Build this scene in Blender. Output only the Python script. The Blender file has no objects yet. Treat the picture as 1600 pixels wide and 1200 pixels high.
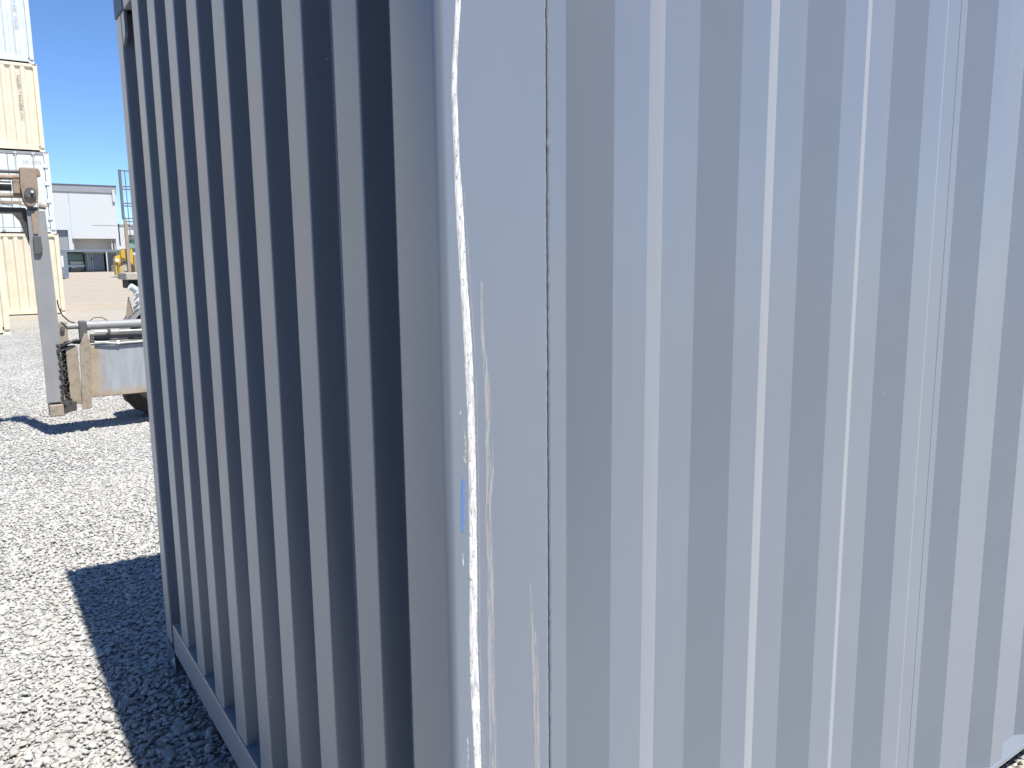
import bpy, bmesh, math, random
import numpy as np
from mathutils import Vector, Matrix
from math import radians, sin, cos, pi

scene = bpy.context.scene
COL = scene.collection

# ------------------------------------------------------------------ camera
PITCH, ROLL, CAM_H = 0.15387, -0.011416, 1.6693
F = Vector((0, cos(PITCH), -sin(PITCH))); U = Vector((0, sin(PITCH), cos(PITCH))); X = Vector((1, 0, 0))
R2 = X*cos(ROLL) + U*sin(ROLL); U2 = -X*sin(ROLL) + U*cos(ROLL)
cd = bpy.data.cameras.new('camera'); cam = bpy.data.objects.new('camera', cd); COL.objects.link(cam)
m = Matrix((R2, U2, -F)).transposed().to_4x4(); m.translation = (0, 0, CAM_H)
cam.matrix_world = m
cd.sensor_width = 36; cd.lens = 36*1243.75/1600
cd.clip_start = 0.02; cd.clip_end = 3000
scene.camera = cam
scene.render.resolution_x = 1024; scene.render.resolution_y = 768

# ------------------------------------------------------------------ sky and sun
SUN_EL, SUN_AZ = radians(62.3), radians(135.3)
w = bpy.data.worlds.new('World'); scene.world = w; w.use_nodes = True
nt = w.node_tree; nt.nodes.clear()
sky = nt.nodes.new('ShaderNodeTexSky'); sky.sky_type = 'NISHITA'; sky.sun_disc = False
sky.sun_elevation = SUN_EL; sky.sun_rotation = SUN_AZ; sky.altitude = 2500
sky.air_density = 1.0; sky.dust_density = 0.0; sky.ozone_density = 10.0
bg = nt.nodes.new('ShaderNodeBackground'); bg.inputs['Strength'].default_value = 0.107
wo = nt.nodes.new('ShaderNodeOutputWorld')
nt.links.new(sky.outputs[0], bg.inputs[0]); nt.links.new(bg.outputs[0], wo.inputs[0])
sl = bpy.data.lights.new('sun', 'SUN'); sl.energy = 4.5; sl.angle = radians(0.53); sl.color = (1, 0.965, 0.905)
so = bpy.data.objects.new('sun', sl); COL.objects.link(so)
sdir = Vector((sin(SUN_AZ)*cos(SUN_EL), cos(SUN_AZ)*cos(SUN_EL), sin(SUN_EL)))
so.rotation_euler = (-sdir).to_track_quat('-Z', 'Y').to_euler(); so.location = (8, -8, 20)
vs = scene.view_settings
vs.view_transform = 'Standard'; vs.look = 'None'; vs.exposure = 0.83; vs.gamma = 1.0; vs.use_curve_mapping = False

PSI = 0.59807                        # the whole yard is laid out on this heading
C0 = Vector((-0.09742, 1.14681, 0))  # ground point under the container's near corner
LV = Vector((-sin(PSI), cos(PSI), 0)); RV = Vector((cos(PSI), sin(PSI), 0))
rnd = random.Random(7)

# ------------------------------------------------------------------ materials
def mat(name):
    m = bpy.data.materials.new(name); m.use_nodes = True
    return m, m.node_tree, m.node_tree.nodes['Principled BSDF']
def N(nt, t, **kw):
    n = nt.nodes.new(t)
    for k, v in kw.items():
        if k in n.inputs: n.inputs[k].default_value = v
        else: setattr(n, k, v)
    return n
def ramp(nt, fac, stops):
    r = nt.nodes.new('ShaderNodeValToRGB')
    while len(r.color_ramp.elements) < len(stops): r.color_ramp.elements.new(0.5)
    for e, (p, c) in zip(r.color_ramp.elements, stops):
        e.position = p; e.color = c if len(c) == 4 else (*c, 1)
    nt.links.new(fac, r.inputs[0]); return r
def coords(nt, scale, kind='Object'):
    tc = nt.nodes.new('ShaderNodeTexCoord'); mp = nt.nodes.new('ShaderNodeMapping')
    mp.inputs['Scale'].default_value = scale
    nt.links.new(tc.outputs[kind], mp.inputs['Vector']); return mp.outputs[0]
def noise(nt, vec, scale, detail=4, rough=0.55):
    n = N(nt, 'ShaderNodeTexNoise', Scale=scale, Detail=detail, Roughness=rough)
    nt.links.new(vec, n.inputs['Vector']); return n.outputs['Fac']
def mix(nt, fac, a, b, blend='MIX'):
    n = nt.nodes.new('ShaderNodeMix'); n.data_type = 'RGBA'; n.blend_type = blend
    def put(i, v):
        if hasattr(v, 'type') and hasattr(v, 'links'): nt.links.new(v, n.inputs[i])
        else: n.inputs[i].default_value = v if not isinstance(v, tuple) or len(v) == 4 else (*v, 1)
    put(0, fac); put(6, a); put(7, b); return n.outputs[2]

def paint(name, col, rough=0.4, dirt=0.25, dirtcol=(0.25, 0.22, 0.18), specks=False, bump=0.02, spec=0.5, streak=True, rust=0.0, rv=0.25, var=0.1):
    m, nt, b = mat(name)
    v = coords(nt, (1, 1, 0.06) if streak else (1, 1, 1))
    n1 = noise(nt, v, 22, 5)
    v2 = coords(nt, (1, 1, 1))
    n2 = noise(nt, v2, 2.3, 4)
    dark = tuple(c*(1-var) for c in col); lite = tuple(min(1, c*(1+var*0.8)) for c in col)
    c1 = ramp(nt, n2, [(0.3, dark), (0.7, lite)]).outputs[0]
    f = ramp(nt, n1, [(0.5, (0, 0, 0)), (0.85, (dirt,)*3)]).outputs[0]
    c2 = mix(nt, f, c1, dirtcol)
    if rust:
        n3 = noise(nt, v2, 9, 7, 0.65)
        fr = ramp(nt, n3, [(0.62-rust*0.25, (0, 0, 0)), (0.70-rust*0.2, (1, 1, 1))]).outputs[0]
        n4 = noise(nt, v2, 40, 4)
        rc = ramp(nt, n4, [(0.3, (0.10, 0.045, 0.025)), (0.7, (0.26, 0.15, 0.09))]).outputs[0]
        c2 = mix(nt, fr, c2, rc)
    if specks:
        vo = N(nt, 'ShaderNodeTexVoronoi', Scale=9.0); nt.links.new(v2, vo.inputs['Vector'])
        fs = ramp(nt, vo.outputs['Distance'], [(0.012, (1, 1, 1)), (0.02, (0, 0, 0))]).outputs[0]
        gt = noise(nt, v2, 4.1, 1)
        gg = ramp(nt, gt, [(0.52, (0, 0, 0)), (0.56, (0.7,)*3)]).outputs[0]
        mm = nt.nodes.new('ShaderNodeMath'); mm.operation = 'MULTIPLY'
        nt.links.new(fs, mm.inputs[0]); nt.links.new(gg, mm.inputs[1])
        c2 = mix(nt, mm.outputs[0], c2, (0.75, 0.75, 0.75))
    nt.links.new(c2, b.inputs['Base Color'])
    rr = ramp(nt, n1, [(0.3, (rough*(1-rv*0.6),)*3), (0.75, (min(1, rough*(1+rv)),)*3)]).outputs[0]
    nt.links.new(rr, b.inputs['Roughness'])
    b.inputs['Specular IOR Level'].default_value = spec
    if bump:
        bp = N(nt, 'ShaderNodeBump', Strength=1.0, Distance=bump)
        nb = noise(nt, coords(nt, (1, 1, 0.35)), 3.2, 2)
        nt.links.new(nb, bp.inputs['Height'])
        bp2 = N(nt, 'ShaderNodeBump', Strength=0.25, Distance=0.0004)
        nt.links.new(noise(nt, v2, 420, 2), bp2.inputs['Height'])
        nt.links.new(bp.outputs[0], bp2.inputs['Normal'])
        nt.links.new(bp2.outputs[0], b.inputs['Normal'])
    return m

M = {}
M['paint'] = paint('grey_container_paint', (0.176, 0.201, 0.243), 0.33, 0.04, (0.30, 0.28, 0.25), specks=True, bump=0.0008, rv=0.05, spec=0.9, var=0.03)
for k_, v_ in (('Sheen Weight', 0.36), ('Sheen Roughness', 0.38), ('Sheen Tint', (1, 0.97, 0.92, 1))): M['paint'].node_tree.nodes['Principled BSDF'].inputs[k_].default_value = v_
M['castpaint'] = paint('casting_paint', (0.19, 0.215, 0.255), 0.45, 0.2, (0.25, 0.22, 0.18), bump=0.001)
M['under'] = paint('black_underseal', (0.012, 0.012, 0.013), 0.8, 0.3, (0.05, 0.045, 0.04), bump=0)
M['cream'] = paint('cream_paint', (0.66, 0.59, 0.44), 0.5, 0.25, (0.50, 0.42, 0.28), bump=0, rust=0.0)
M['white'] = paint('white_paint', (0.60, 0.63, 0.62), 0.5, 0.35, (0.38, 0.37, 0.34), bump=0)
M['pale'] = paint('pale_grey_paint', (0.56, 0.60, 0.60), 0.5, 0.25, (0.36, 0.37, 0.36), bump=0)
M['steel'] = paint('grey_machine_paint', (0.25, 0.252, 0.25), 0.5, 0.5, (0.36, 0.31, 0.24), bump=0)
M['dusty'] = paint('dust_coated_steel', (0.30, 0.25, 0.185), 0.8, 0.85, (0.12, 0.095, 0.075), bump=0, streak=False)
M['rusty'] = paint('rusty_steel', (0.30, 0.225, 0.16), 0.75, 0.5, (0.14, 0.10, 0.08), bump=0, streak=False, rust=0.25)
M['grime'] = paint('oily_grime', (0.055, 0.05, 0.045), 0.7, 0.5, (0.16, 0.13, 0.10), bump=0, streak=False)
M['rubber'] = paint('black_rubber', (0.018, 0.018, 0.02), 0.35, 0.2, (0.10, 0.09, 0.08), bump=0, streak=False)
M['tyre'] = paint('dusty_tyre', (0.05, 0.047, 0.043), 0.9, 0.6, (0.17, 0.145, 0.115), bump=0, streak=False)
M['lightmetal'] = paint('pale_metal', (0.50, 0.49, 0.45), 0.4, 0.4, (0.25, 0.22, 0.18), bump=0)
M['darksteel'] = paint('dark_steel', (0.09, 0.09, 0.085), 0.6, 0.4, (0.16, 0.13, 0.1), bump=0)
M['yellow'] = paint('yellow_paint', (0.52, 0.34, 0.035), 0.5, 0.4, (0.3, 0.2, 0.08), bump=0)
M['mast'] = paint('mast_steel', (0.12, 0.12, 0.14), 0.5, 0.3, (0.2, 0.17, 0.13), bump=0)
M['wallwhite'] = paint('white_wall_cladding', (0.49, 0.50, 0.50), 0.7, 0.03, (0.45, 0.44, 0.42), bump=0, var=0.02)
M['fascia'] = paint('grey_fascia', (0.25, 0.26, 0.28), 0.5, 0.1, bump=0)
M['greybox'] = paint('blue_grey_paint', (0.15, 0.18, 0.22), 0.5, 0.25, (0.2, 0.2, 0.2), bump=0)
M['concrete'] = paint('pale_concrete', (0.40, 0.36, 0.29), 0.85, 0.3, bump=0, streak=False)
M['lettering'] = paint('worn_dark_lettering', (0.16, 0.16, 0.155), 0.6, 0.2, bump=0)
M['lettering2'] = paint('faded_lettering', (0.34, 0.36, 0.36), 0.6, 0.2, bump=0)
M['navy'] = paint('dark_blue_paint', (0.03, 0.045, 0.085), 0.4, 0.2, bump=0)
M['seam'] = paint('dirty_weld', (0.15, 0.17, 0.21), 0.7, 0.9, (0.22, 0.24, 0.28), bump=0)
mg, ntg, bg_ = mat('tinted_glass'); bg_.inputs['Base Color'].default_value = (0.18, 0.30, 0.28, 1); bg_.inputs['Roughness'].default_value = 0.08; M['glass'] = mg
M['chrome'] = paint('lamp_lens', (0.7, 0.7, 0.75), 0.15, 0.1, bump=0)

def mat_bead():
    m, nt, b = mat('chalky_white_scrape')
    v = coords(nt, (1, 1, 0.10)); v2 = coords(nt, (1, 1, 0.45))
    n1 = noise(nt, v, 420, 3, 0.6); n2 = noise(nt, v2, 300, 4, 0.75)
    c = ramp(nt, n1, [(0.36, (0.46, 0.45, 0.43)), (0.58, (0.78, 0.77, 0.75))]).outputs[0]
    f = ramp(nt, n2, [(0.37, (1, 1, 1)), (0.41, (0, 0, 0))]).outputs[0]
    c = mix(nt, f, c, (0.20, 0.20, 0.21))
    nt.links.new(c, b.inputs['Base Color']); b.inputs['Roughness'].default_value = 0.35
    bp = N(nt, 'ShaderNodeBump', Strength=0.6, Distance=0.0008); nt.links.new(n2, bp.inputs['Height'])
    nt.links.new(bp.outputs[0], b.inputs['Normal'])
    return m
M['bead'] = mat_bead()
def mat_scuff(name, col, col2, cover, sc=(1, 1, 0.05)):
    """a thin film of scuffed-on paint with ragged, see-through gaps"""
    m, nt, b = mat(name)
    n1 = noise(nt, coords(nt, sc), 260, 4, 0.65)
    n2 = noise(nt, coords(nt, (1, 1, 1)), 700, 3)
    c = ramp(nt, n2, [(0.3, col), (0.7, col2)]).outputs[0]
    nt.links.new(c, b.inputs['Base Color']); b.inputs['Roughness'].default_value = 0.6
    # fade along both ragged edges using the strip's own uv
    uv = nt.nodes.new('ShaderNodeUVMap'); sp = nt.nodes.new('ShaderNodeSeparateXYZ'); nt.links.new(uv.outputs[0], sp.inputs[0])
    e = ramp(nt, sp.outputs[0], [(0.0, (0, 0, 0)), (0.25, (1, 1, 1)), (0.7, (1, 1, 1)), (1.0, (0, 0, 0))]).outputs[0]
    a = nt.nodes.new('ShaderNodeMath'); a.operation = 'MULTIPLY_ADD'
    nt.links.new(e, a.inputs[0]); a.inputs[1].default_value = 0.42; nt.links.new(n1, a.inputs[2])
    al = ramp(nt, a.outputs[0], [(1.02-cover, (0, 0, 0)), (1.22-cover, (0.72,)*3)]).outputs[0]
    nt.links.new(al, b.inputs['Alpha'])
    return m
M['scuff'] = mat_scuff('pale_scuff', (0.36, 0.36, 0.37), (0.46, 0.46, 0.465), 0.27)
M['scuff2'] = mat_scuff('warm_scuff', (0.35, 0.35, 0.35), (0.44, 0.44, 0.43), 0.28)
M['blue'] = mat_scuff('blue_scuff', (0.08, 0.19, 0.48), (0.18, 0.31, 0.58), 0.46, (1, 1, 0.22))
M['chalk'] = mat_scuff('chalk_mark', (0.75, 0.75, 0.74), (0.85, 0.85, 0.85), 0.18, (1, 1, 0.4))
M['chip'] = mat_scuff('beige_chip', (0.42, 0.41, 0.35), (0.55, 0.54, 0.47), 0.20, (1, 1, 0.5))

def mat_stone():
    m, nt, b = mat('limestone_chips')
    oi = nt.nodes.new('ShaderNodeObjectInfo')
    c = ramp(nt, oi.outputs['Random'], [(0.0, (0.38, 0.374, 0.352)), (0.35, (0.455, 0.448, 0.422)), (0.8, (0.505, 0.495, 0.466)), (1.0, (0.44, 0.40, 0.345))]).outputs[0]
    n1 = noise(nt, coords(nt, (1, 1, 1)), 60, 5, 0.6)
    g = ramp(nt, n1, [(0.3, (0.82,)*3), (0.7, (1.08,)*3)]).outputs[0]
    nt.links.new(mix(nt, 1.0, c, g, 'MULTIPLY'), b.inputs['Base Color'])
    b.inputs['Roughness'].default_value = 0.9; b.inputs['Specular IOR Level'].default_value = 0.2
    bp = N(nt, 'ShaderNodeBump', Strength=0.5, Distance=0.002)
    nt.links.new(noise(nt, coords(nt, (1, 1, 1)), 140, 3), bp.inputs['Height']); nt.links.new(bp.outputs[0], b.inputs['Normal'])
    return m
M['stone'] = mat_stone()
def mat_ground():
    m, nt, b = mat('gravel_and_dirt_yard')
    v = coords(nt, (1, 1, 1))
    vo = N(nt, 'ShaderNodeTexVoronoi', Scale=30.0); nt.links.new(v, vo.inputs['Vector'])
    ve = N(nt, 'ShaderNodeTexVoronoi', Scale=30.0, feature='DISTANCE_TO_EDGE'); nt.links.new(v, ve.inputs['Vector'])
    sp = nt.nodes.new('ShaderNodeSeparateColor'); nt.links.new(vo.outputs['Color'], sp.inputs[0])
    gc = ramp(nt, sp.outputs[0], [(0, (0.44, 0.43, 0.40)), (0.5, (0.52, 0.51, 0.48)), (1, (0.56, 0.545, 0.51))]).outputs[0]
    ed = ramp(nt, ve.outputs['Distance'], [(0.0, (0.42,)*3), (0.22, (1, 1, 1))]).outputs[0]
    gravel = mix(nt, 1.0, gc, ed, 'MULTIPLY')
    n2 = noise(nt, v, 1.7, 6, 0.6); n3 = noise(nt, v, 14, 5, 0.6)
    soil = ramp(nt, n2, [(0.25, (0.32, 0.275, 0.215)), (0.75, (0.41, 0.36, 0.285))]).outputs[0]
    soil = mix(nt, 0.25, soil, ramp(nt, n3, [(0.3, (0.28, 0.22, 0.16)), (0.7, (0.46, 0.40, 0.32))]).outputs[0])
    # where the gravel has been driven away: patches and tracks running along the yard heading
    mp = nt.nodes.new('ShaderNodeMapping'); tc = nt.nodes.new('ShaderNodeTexCoord'); nt.links.new(tc.outputs['Object'], mp.inputs['Vector'])
    mp.inputs['Rotation'].default_value = (0, 0, -PSI); mp.inputs['Scale'].default_value = (0.09, 0.26, 1)
    nz = noise(nt, mp.outputs[0], 1.0, 4, 0.6)
    sx = nt.nodes.new('ShaderNodeSeparateXYZ'); nt.links.new(tc.outputs['Object'], sx.inputs[0])
    dist = nt.nodes.new('ShaderNodeMapRange'); dist.inputs['From Min'].default_value = 11; dist.inputs['From Max'].default_value = 42
    nt.links.new(sx.outputs[1], dist.inputs['Value'])
    ad = nt.nodes.new('ShaderNodeMath'); ad.operation = 'MULTIPLY_ADD'; nt.links.new(dist.outputs[0], ad.inputs[0]); ad.inputs[1].default_value = 0.55; nt.links.new(nz, ad.inputs[2])
    fs = ramp(nt, ad.outputs[0], [(0.62, (0, 0, 0)), (0.92, (1, 1, 1))]).outputs[0]
    nb = ramp(nt, noise(nt, mp.outputs[0], 3.1, 6, 0.7), [(0.42, (0, 0, 0)), (0.66, (0.38,)*3)]).outputs[0]
    soil = mix(nt, nb, soil, (0.46, 0.43, 0.385))
    col = mix(nt, fs, gravel, soil)
    nt.links.new(col, b.inputs['Base Color']); b.inputs['Roughness'].default_value = 0.95; b.inputs['Specular IOR Level'].default_value = 0.15
    bp = N(nt, 'ShaderNodeBump', Strength=0.9, Distance=0.012); nt.links.new(ed, bp.inputs['Height'])
    nt.links.new(bp.outputs[0], b.inputs['Normal'])
    return m
M['ground'] = mat_ground()

# ------------------------------------------------------------------ mesh helpers
def link(name, me, material, parent=None):
    o = bpy.data.objects.new(name, me); COL.objects.link(o)
    if material is not None: me.materials.append(material)
    if parent is not None: o.parent = parent
    return o
def thing(name, label, cat, loc, rz=PSI, group=None):
    o = bpy.data.objects.new(name, None); COL.objects.link(o)
    o.location = loc; o.rotation_euler = (0, 0, rz); o['label'] = label; o['category'] = cat
    if group: o['group'] = group
    return o
def from_bm(name, bm, material, parent, smooth=False):
    me = bpy.data.meshes.new(name); bmesh.ops.recalc_face_normals(bm, faces=bm.faces); bm.to_mesh(me); bm.free()
    if smooth:
        for p in me.polygons: p.use_smooth = True
    return link(name, me, material, parent)
def add_box(bm, x0, x1, y0, y1, z0, z1, bev=0.0):
    vs = [bm.verts.new((x, y, z)) for z in (z0, z1) for y in (y0, y1) for x in (x0, x1)]
    idx = [(0, 1, 3, 2), (4, 6, 7, 5), (0, 4, 5, 1), (2, 3, 7, 6), (0, 2, 6, 4), (1, 5, 7, 3)]
    fs = [bm.faces.new([vs[i] for i in f]) for f in idx]
    if bev:
        es = list({e for f in fs for e in f.edges})
        bmesh.ops.bevel(bm, geom=es, offset=bev, segments=2, affect='EDGES', profile=0.5)
def box(name, x0, x1, y0, y1, z0, z1, material, parent, bev=0.0):
    bm = bmesh.new(); add_box(bm, x0, x1, y0, y1, z0, z1, bev); return from_bm(name, bm, material, parent)
def add_tube(bm, pts, r, n=12, caps=True):
    rings = []
    pts = [Vector(p) for p in pts]
    rr = r if isinstance(r, (list, tuple)) else [r]*len(pts)
    up = Vector((0.13, 0.31, 0.94)).normalized()
    for i, p in enumerate(pts):
        t = (pts[min(i+1, len(pts)-1)] - pts[max(i-1, 0)]).normalized()
        a = t.cross(up)
        if a.length < 1e-3: a = t.cross(Vector((1, 0, 0)))
        a.normalize(); b = t.cross(a).normalized()
        rings.append([bm.verts.new(p + (a*cos(2*pi*k/n) + b*sin(2*pi*k/n))*rr[i]) for k in range(n)])
    for a, b in zip(rings, rings[1:]):
        for k in range(n): bm.faces.new((a[k], a[(k+1) % n], b[(k+1) % n], b[k]))
    if caps: bm.faces.new(rings[0][::-1]); bm.faces.new(rings[-1])
def tube(name, pts, r, material, parent, n=12):
    bm = bmesh.new(); add_tube(bm, pts, r, n); o = from_bm(name, bm, material, parent, True)
    o.data.set_sharp_from_angle(angle=radians(50)); return o
def prism(name, poly, axis, a0, a1, material, parent, bev=0.0):
    """polygon in two axes extruded along the third"""
    def P(u, v, t): return {'x': (t, u, v), 'y': (u, t, v), 'z': (u, v, t)}[axis]
    bm = bmesh.new()
    A = [bm.verts.new(P(u, v, a0)) for u, v in poly]; B = [bm.verts.new(P(u, v, a1)) for u, v in poly]
    bm.faces.new(A); bm.faces.new(B[::-1]); n = len(poly)
    for i in range(n): bm.faces.new((A[i], A[(i+1) % n], B[(i+1) % n], B[i]))
    if bev: bmesh.ops.bevel(bm, geom=bm.edges[:], offset=bev, segments=2, affect='EDGES', profile=0.5)
    return from_bm(name, bm, material, parent)
def rounded(pts, r, n=4, closed=False):
    """fillet the corners of a plan polyline; r may be a list"""
    out = []; k = len(pts)
    for i, p in enumerate(pts):
        ri = r[i] if isinstance(r, (list, tuple)) else r
        if (not closed and i in (0, k-1)) or ri <= 0: out.append(p); continue
        p = Vector(p); a = Vector(pts[i-1]); b = Vector(pts[(i+1) % k])
        da = (a-p); db = (b-p); la, lb = da.length, db.length; da.normalize(); db.normalize()
        ang = da.angle(db); tl = min(ri/math.tan(ang/2), la*0.49, lb*0.49); rad = tl*math.tan(ang/2)
        c = p + (da+db).normalized()*(rad/sin(ang/2))
        s = p+da*tl; e = p+db*tl
        a0 = math.atan2(*(s-c).yx); a1 = math.atan2(*(e-c).yx)
        d = (a1-a0+pi) % (2*pi) - pi
        out += [(c.x+rad*cos(a0+d*j/n), c.y+rad*sin(a0+d*j/n)) for j in range(n+1)]
    return out
def sheet(name, prof, z0, z1, material, parent, thick=0.002, inward=1):
    """a folded steel sheet: plan profile extruded upwards, with real thickness"""
    bm = bmesh.new(); n = len(prof); P = [Vector(p) for p in prof]; off = []
    for i in range(n):
        t = (P[min(i+1, n-1)]-P[max(i-1, 0)]).normalized(); off.append(P[i]+Vector((-t.y, t.x))*thick*inward)
    lo = [[bm.verts.new((p.x, p.y, z)) for p in L_] for L_ in (P, off) for z in (z0, z1)]
    o0, o1, i0, i1 = lo
    for k in range(n-1):
        bm.faces.new((o0[k], o0[k+1], o1[k+1], o1[k])); bm.faces.new((i0[k+1], i0[k], i1[k], i1[k+1]))
        bm.faces.new((o0[k+1], o0[k], i0[k], i0[k+1])); bm.faces.new((o1[k], o1[k+1], i1[k+1], i1[k]))
    for k in (0, n-1): bm.faces.new((o0[k], o1[k], i1[k], i0[k]))
    return from_bm(name, bm, material, parent)
def casting_mesh(name, sx=0.178, sy=0.162, sz=0.118):
    """corner casting: a block with an oval pocket in each side face"""
    bm = bmesh.new(); add_box(bm, 0, sx, 0, sy, 0, sz)
    bm.faces.ensure_lookup_table()
    bmesh.ops.recalc_face_normals(bm, faces=bm.faces)
    for f in list(bm.faces):
        r = bmesh.ops.inset_individual(bm, faces=[f], thickness=0.032, depth=0)
        bmesh.ops.translate(bm, verts=f.verts, vec=-f.normal*0.035)
    me = bpy.data.meshes.new(name); bmesh.ops.recalc_face_normals(bm, faces=bm.faces); bm.to_mesh(me); bm.free(); return me

# ------------------------------------------------------------------ ground
def ground_z(y): return 0.0 if y < 30 else 0.0105*(y-30)
bm = bmesh.new()
ys = [-900, -60, -20, 0, 10, 20, 30, 60, 100, 160, 400, 1500]
xs = [-1500, -300, -100, -40, -10, 0, 10, 40, 100, 300, 1500]
g = [[bm.verts.new((x, y, ground_z(min(y, 160)))) for x in xs] for y in ys]
for j in range(len(ys)-1):
    for i in range(len(xs)-1): bm.faces.new((g[j][i], g[j][i+1], g[j+1][i+1], g[j+1][i]))
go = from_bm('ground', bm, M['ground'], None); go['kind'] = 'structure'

# ------------------------------------------------------------------ the grey container
W, H, LEN = 2.438, 2.6959, 6.058
cont = thing('shipping_container', 'grey corrugated container with a chalky white line down its corner post', 'container', C0)
pm = M['paint']
# the near corner post: one folded plate with a rounded outer bend
near = rounded([(0.0, 0.1436), (0.0, 0.0), (0.1895, 0.0), (0.1895, 0.045), (0.05, 0.05), (0.05, 0.1436)],
               [0.004, 0.014, 0.009, 0.0, 0.0, 0.0], 8, True)
bmp = bmesh.new()
zs = [0.118 + (H-0.236)*k/40 for k in range(41)]
rings = [[bmp.verts.new((x, y, z)) for x, y in near] for z in zs]
for a, b in zip(rings, rings[1:]):
    for k in range(len(near)): bmp.faces.new((a[k], a[(k+1) % len(near)], b[(k+1) % len(near)], b[k]))
bmp.faces.new(rings[0][::-1]); bmp.faces.new(rings[-1])
post = from_bm('corner_post', bmp, pm, cont, True); post.data.set_sharp_from_angle(angle=radians(35))
post['label'] = 'corner post with a wavy chalky white line and blue scuff'

def strip(name, rows, material, lift, thick, parent, sub=1):
    """a ragged strip lying on the post's side face: rows of (z, x0, x1); slightly domed if thick"""
    rows = sorted(rows, reverse=True); fine = []
    for (za, a0, a1), (zb, b0, b1) in zip(rows, rows[1:]):
        n = max(1, int((za-zb)/0.004)) if sub else 1
        for k in range(n):
            t = k/n; s = t*t*(3-2*t)*0.5+t*0.5
            fine.append((za+(zb-za)*t, a0+(b0-a0)*s, a1+(b1-a1)*s))
    fine.append(rows[-1])
    bm = bmesh.new(); uvl = bm.loops.layers.uv.new('UVMap'); prev = None; cols = 6
    zt, zb_ = fine[0][0], fine[-1][0]
    for z, a, b in fine:
        if sub: a += rnd.uniform(-1, 1)*0.0002; b += rnd.uniform(-1, 1)*0.0004
        row = []
        for c in range(cols+1):
            t = c/cols; dome = thick*math.sqrt(max(0, 1-(2*t-1)**2))
            if thick > 0.0005: dome += rnd.uniform(-1, 1)*0.00008
            yy = -lift - dome if 0 < c < cols or thick < 0.0005 else 0.0008
            xx = a+(b-a)*t
            if xx < 0.014: yy += 0.014-math.sqrt(max(0, 0.014**2-(0.014-xx)**2))
            row.append((bm.verts.new((xx, yy, z)), t, (zt-z)/(zt-zb_)))
        if prev:
            for c in range(cols):
                q = [prev[c], prev[c+1], row[c+1], row[c]]
                f = bm.faces.new([v[0] for v in q])
                for lp, v in zip(f.loops, q): lp[uvl].uv = (v[1], v[2])
        prev = row
    return from_bm(name, bm, material, parent, True)
BEAD = [(2.0247, 0.0313, 0.0396), (1.9825, 0.0282, 0.0354), (1.9398, 0.0235, 0.0313), (1.897, 0.0219, 0.0302), (1.854, 0.0223, 0.0312), (1.8106, 0.0238, 0.0322), (1.7664, 0.0237, 0.0353), (1.7218, 0.0247, 0.0375), (1.6766, 0.0267, 0.0396), (1.6307, 0.0288, 0.0418), (1.5842, 0.0309, 0.0451), (1.537, 0.033, 0.0474), (1.4892, 0.0341, 0.0485), (1.4407, 0.0363, 0.0497), (1.3917, 0.0363, 0.0498), (1.3421, 0.0363, 0.0499), (1.2921, 0.0351, 0.0499), (1.2413, 0.0351, 0.0489), (1.1901, 0.0339, 0.0489), (1.0858, 0.0315, 0.0467), (1.0324, 0.0315, 0.0479), (0.9778, 0.0326, 0.0492), (0.922, 0.0349, 0.0493), (0.8658, 0.0361, 0.0493),
        (0.60, 0.040, 0.052), (0.35, 0.037, 0.048), (0.16, 0.036, 0.045), (2.30, 0.042, 0.049), (2.5, 0.040, 0.046)]
strip('white_bead', [(z, a-0.0009, b+0.0009) if z > 1.75 else (z, a-0.0003, b+0.0008) for z, a, b in BEAD], M['bead'], 0.0, 0.0018, post)
strip('white_bead', [(z, b+0.0024, b+0.0050) for z, a, b in BEAD if z < 1.80], M['scuff'], 0.0004, 0.0, post)
S2 = [(1.6392, 0.0618, 0.0651), (1.5636, 0.0614, 0.067), (1.4864, 0.0632, 0.078), (1.4373, 0.0645, 0.0783), (1.3974, 0.066, 0.0729), (1.3474, 0.065, 0.0825), (1.2868, 0.0627, 0.0767), (1.1833, 0.0618, 0.0832), (1.0772, 0.0609, 0.0801), (0.968, 0.0612, 0.0795), (0.8557, 0.0615, 0.0825), (0.4, 0.062, 0.08)]
strip('scrape_mark', [(z, a-0.001, b+0.003) for z, a, b in S2], M['scuff'], 0.0004, 0.0, post)
S3 = [(1.1465, 0.1461, 0.1499), (1.0967, 0.1469, 0.1533), (1.0406, 0.1476, 0.1659), (0.938, 0.148, 0.1678), (0.8196, 0.1522, 0.1696), (0.5, 0.152, 0.168)]
strip('scrape_mark', [(z, a-0.001, b+0.002) for z, a, b in S3], M['scuff2'], 0.0004, 0.0, post)
strip('blue_scuff', [(1.3462, 0.024, 0.0296), (1.3345, 0.0226, 0.0304), (1.2948, 0.0211, 0.0295), (1.2728, 0.0205, 0.0284), (1.2624, 0.0219, 0.0276)], M['blue'], 0.0005, 0.0, post)
strip('paint_chip', [(1.4369, 0.0273, 0.0295), (1.4029, 0.0265, 0.0354), (1.3785, 0.0259, 0.0359), (1.3653, 0.0278, 0.0334)], M['chip'], 0.0005, 0.0, post)
for rows in ([(1.2318, 0.0223, 0.0246), (1.2094, 0.0218, 0.0252)], [(0.9264, 0.0232, 0.0255), (0.8986, 0.0237, 0.0272), (0.8715, 0.0219, 0.0254)], [(1.4520, 0.0232, 0.026), (1.4442, 0.0231, 0.0258)]):
    strip('chalk_mark', rows, M['chalk'], 0.0005, 0.0, post)
strip('scrape_mark', [(1.396, 0.0764, 0.0811), (1.3408, 0.0742, 0.0846), (1.3335, 0.0752, 0.0776)], M['scuff2'], 0.0007, 0.0, post)
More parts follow.
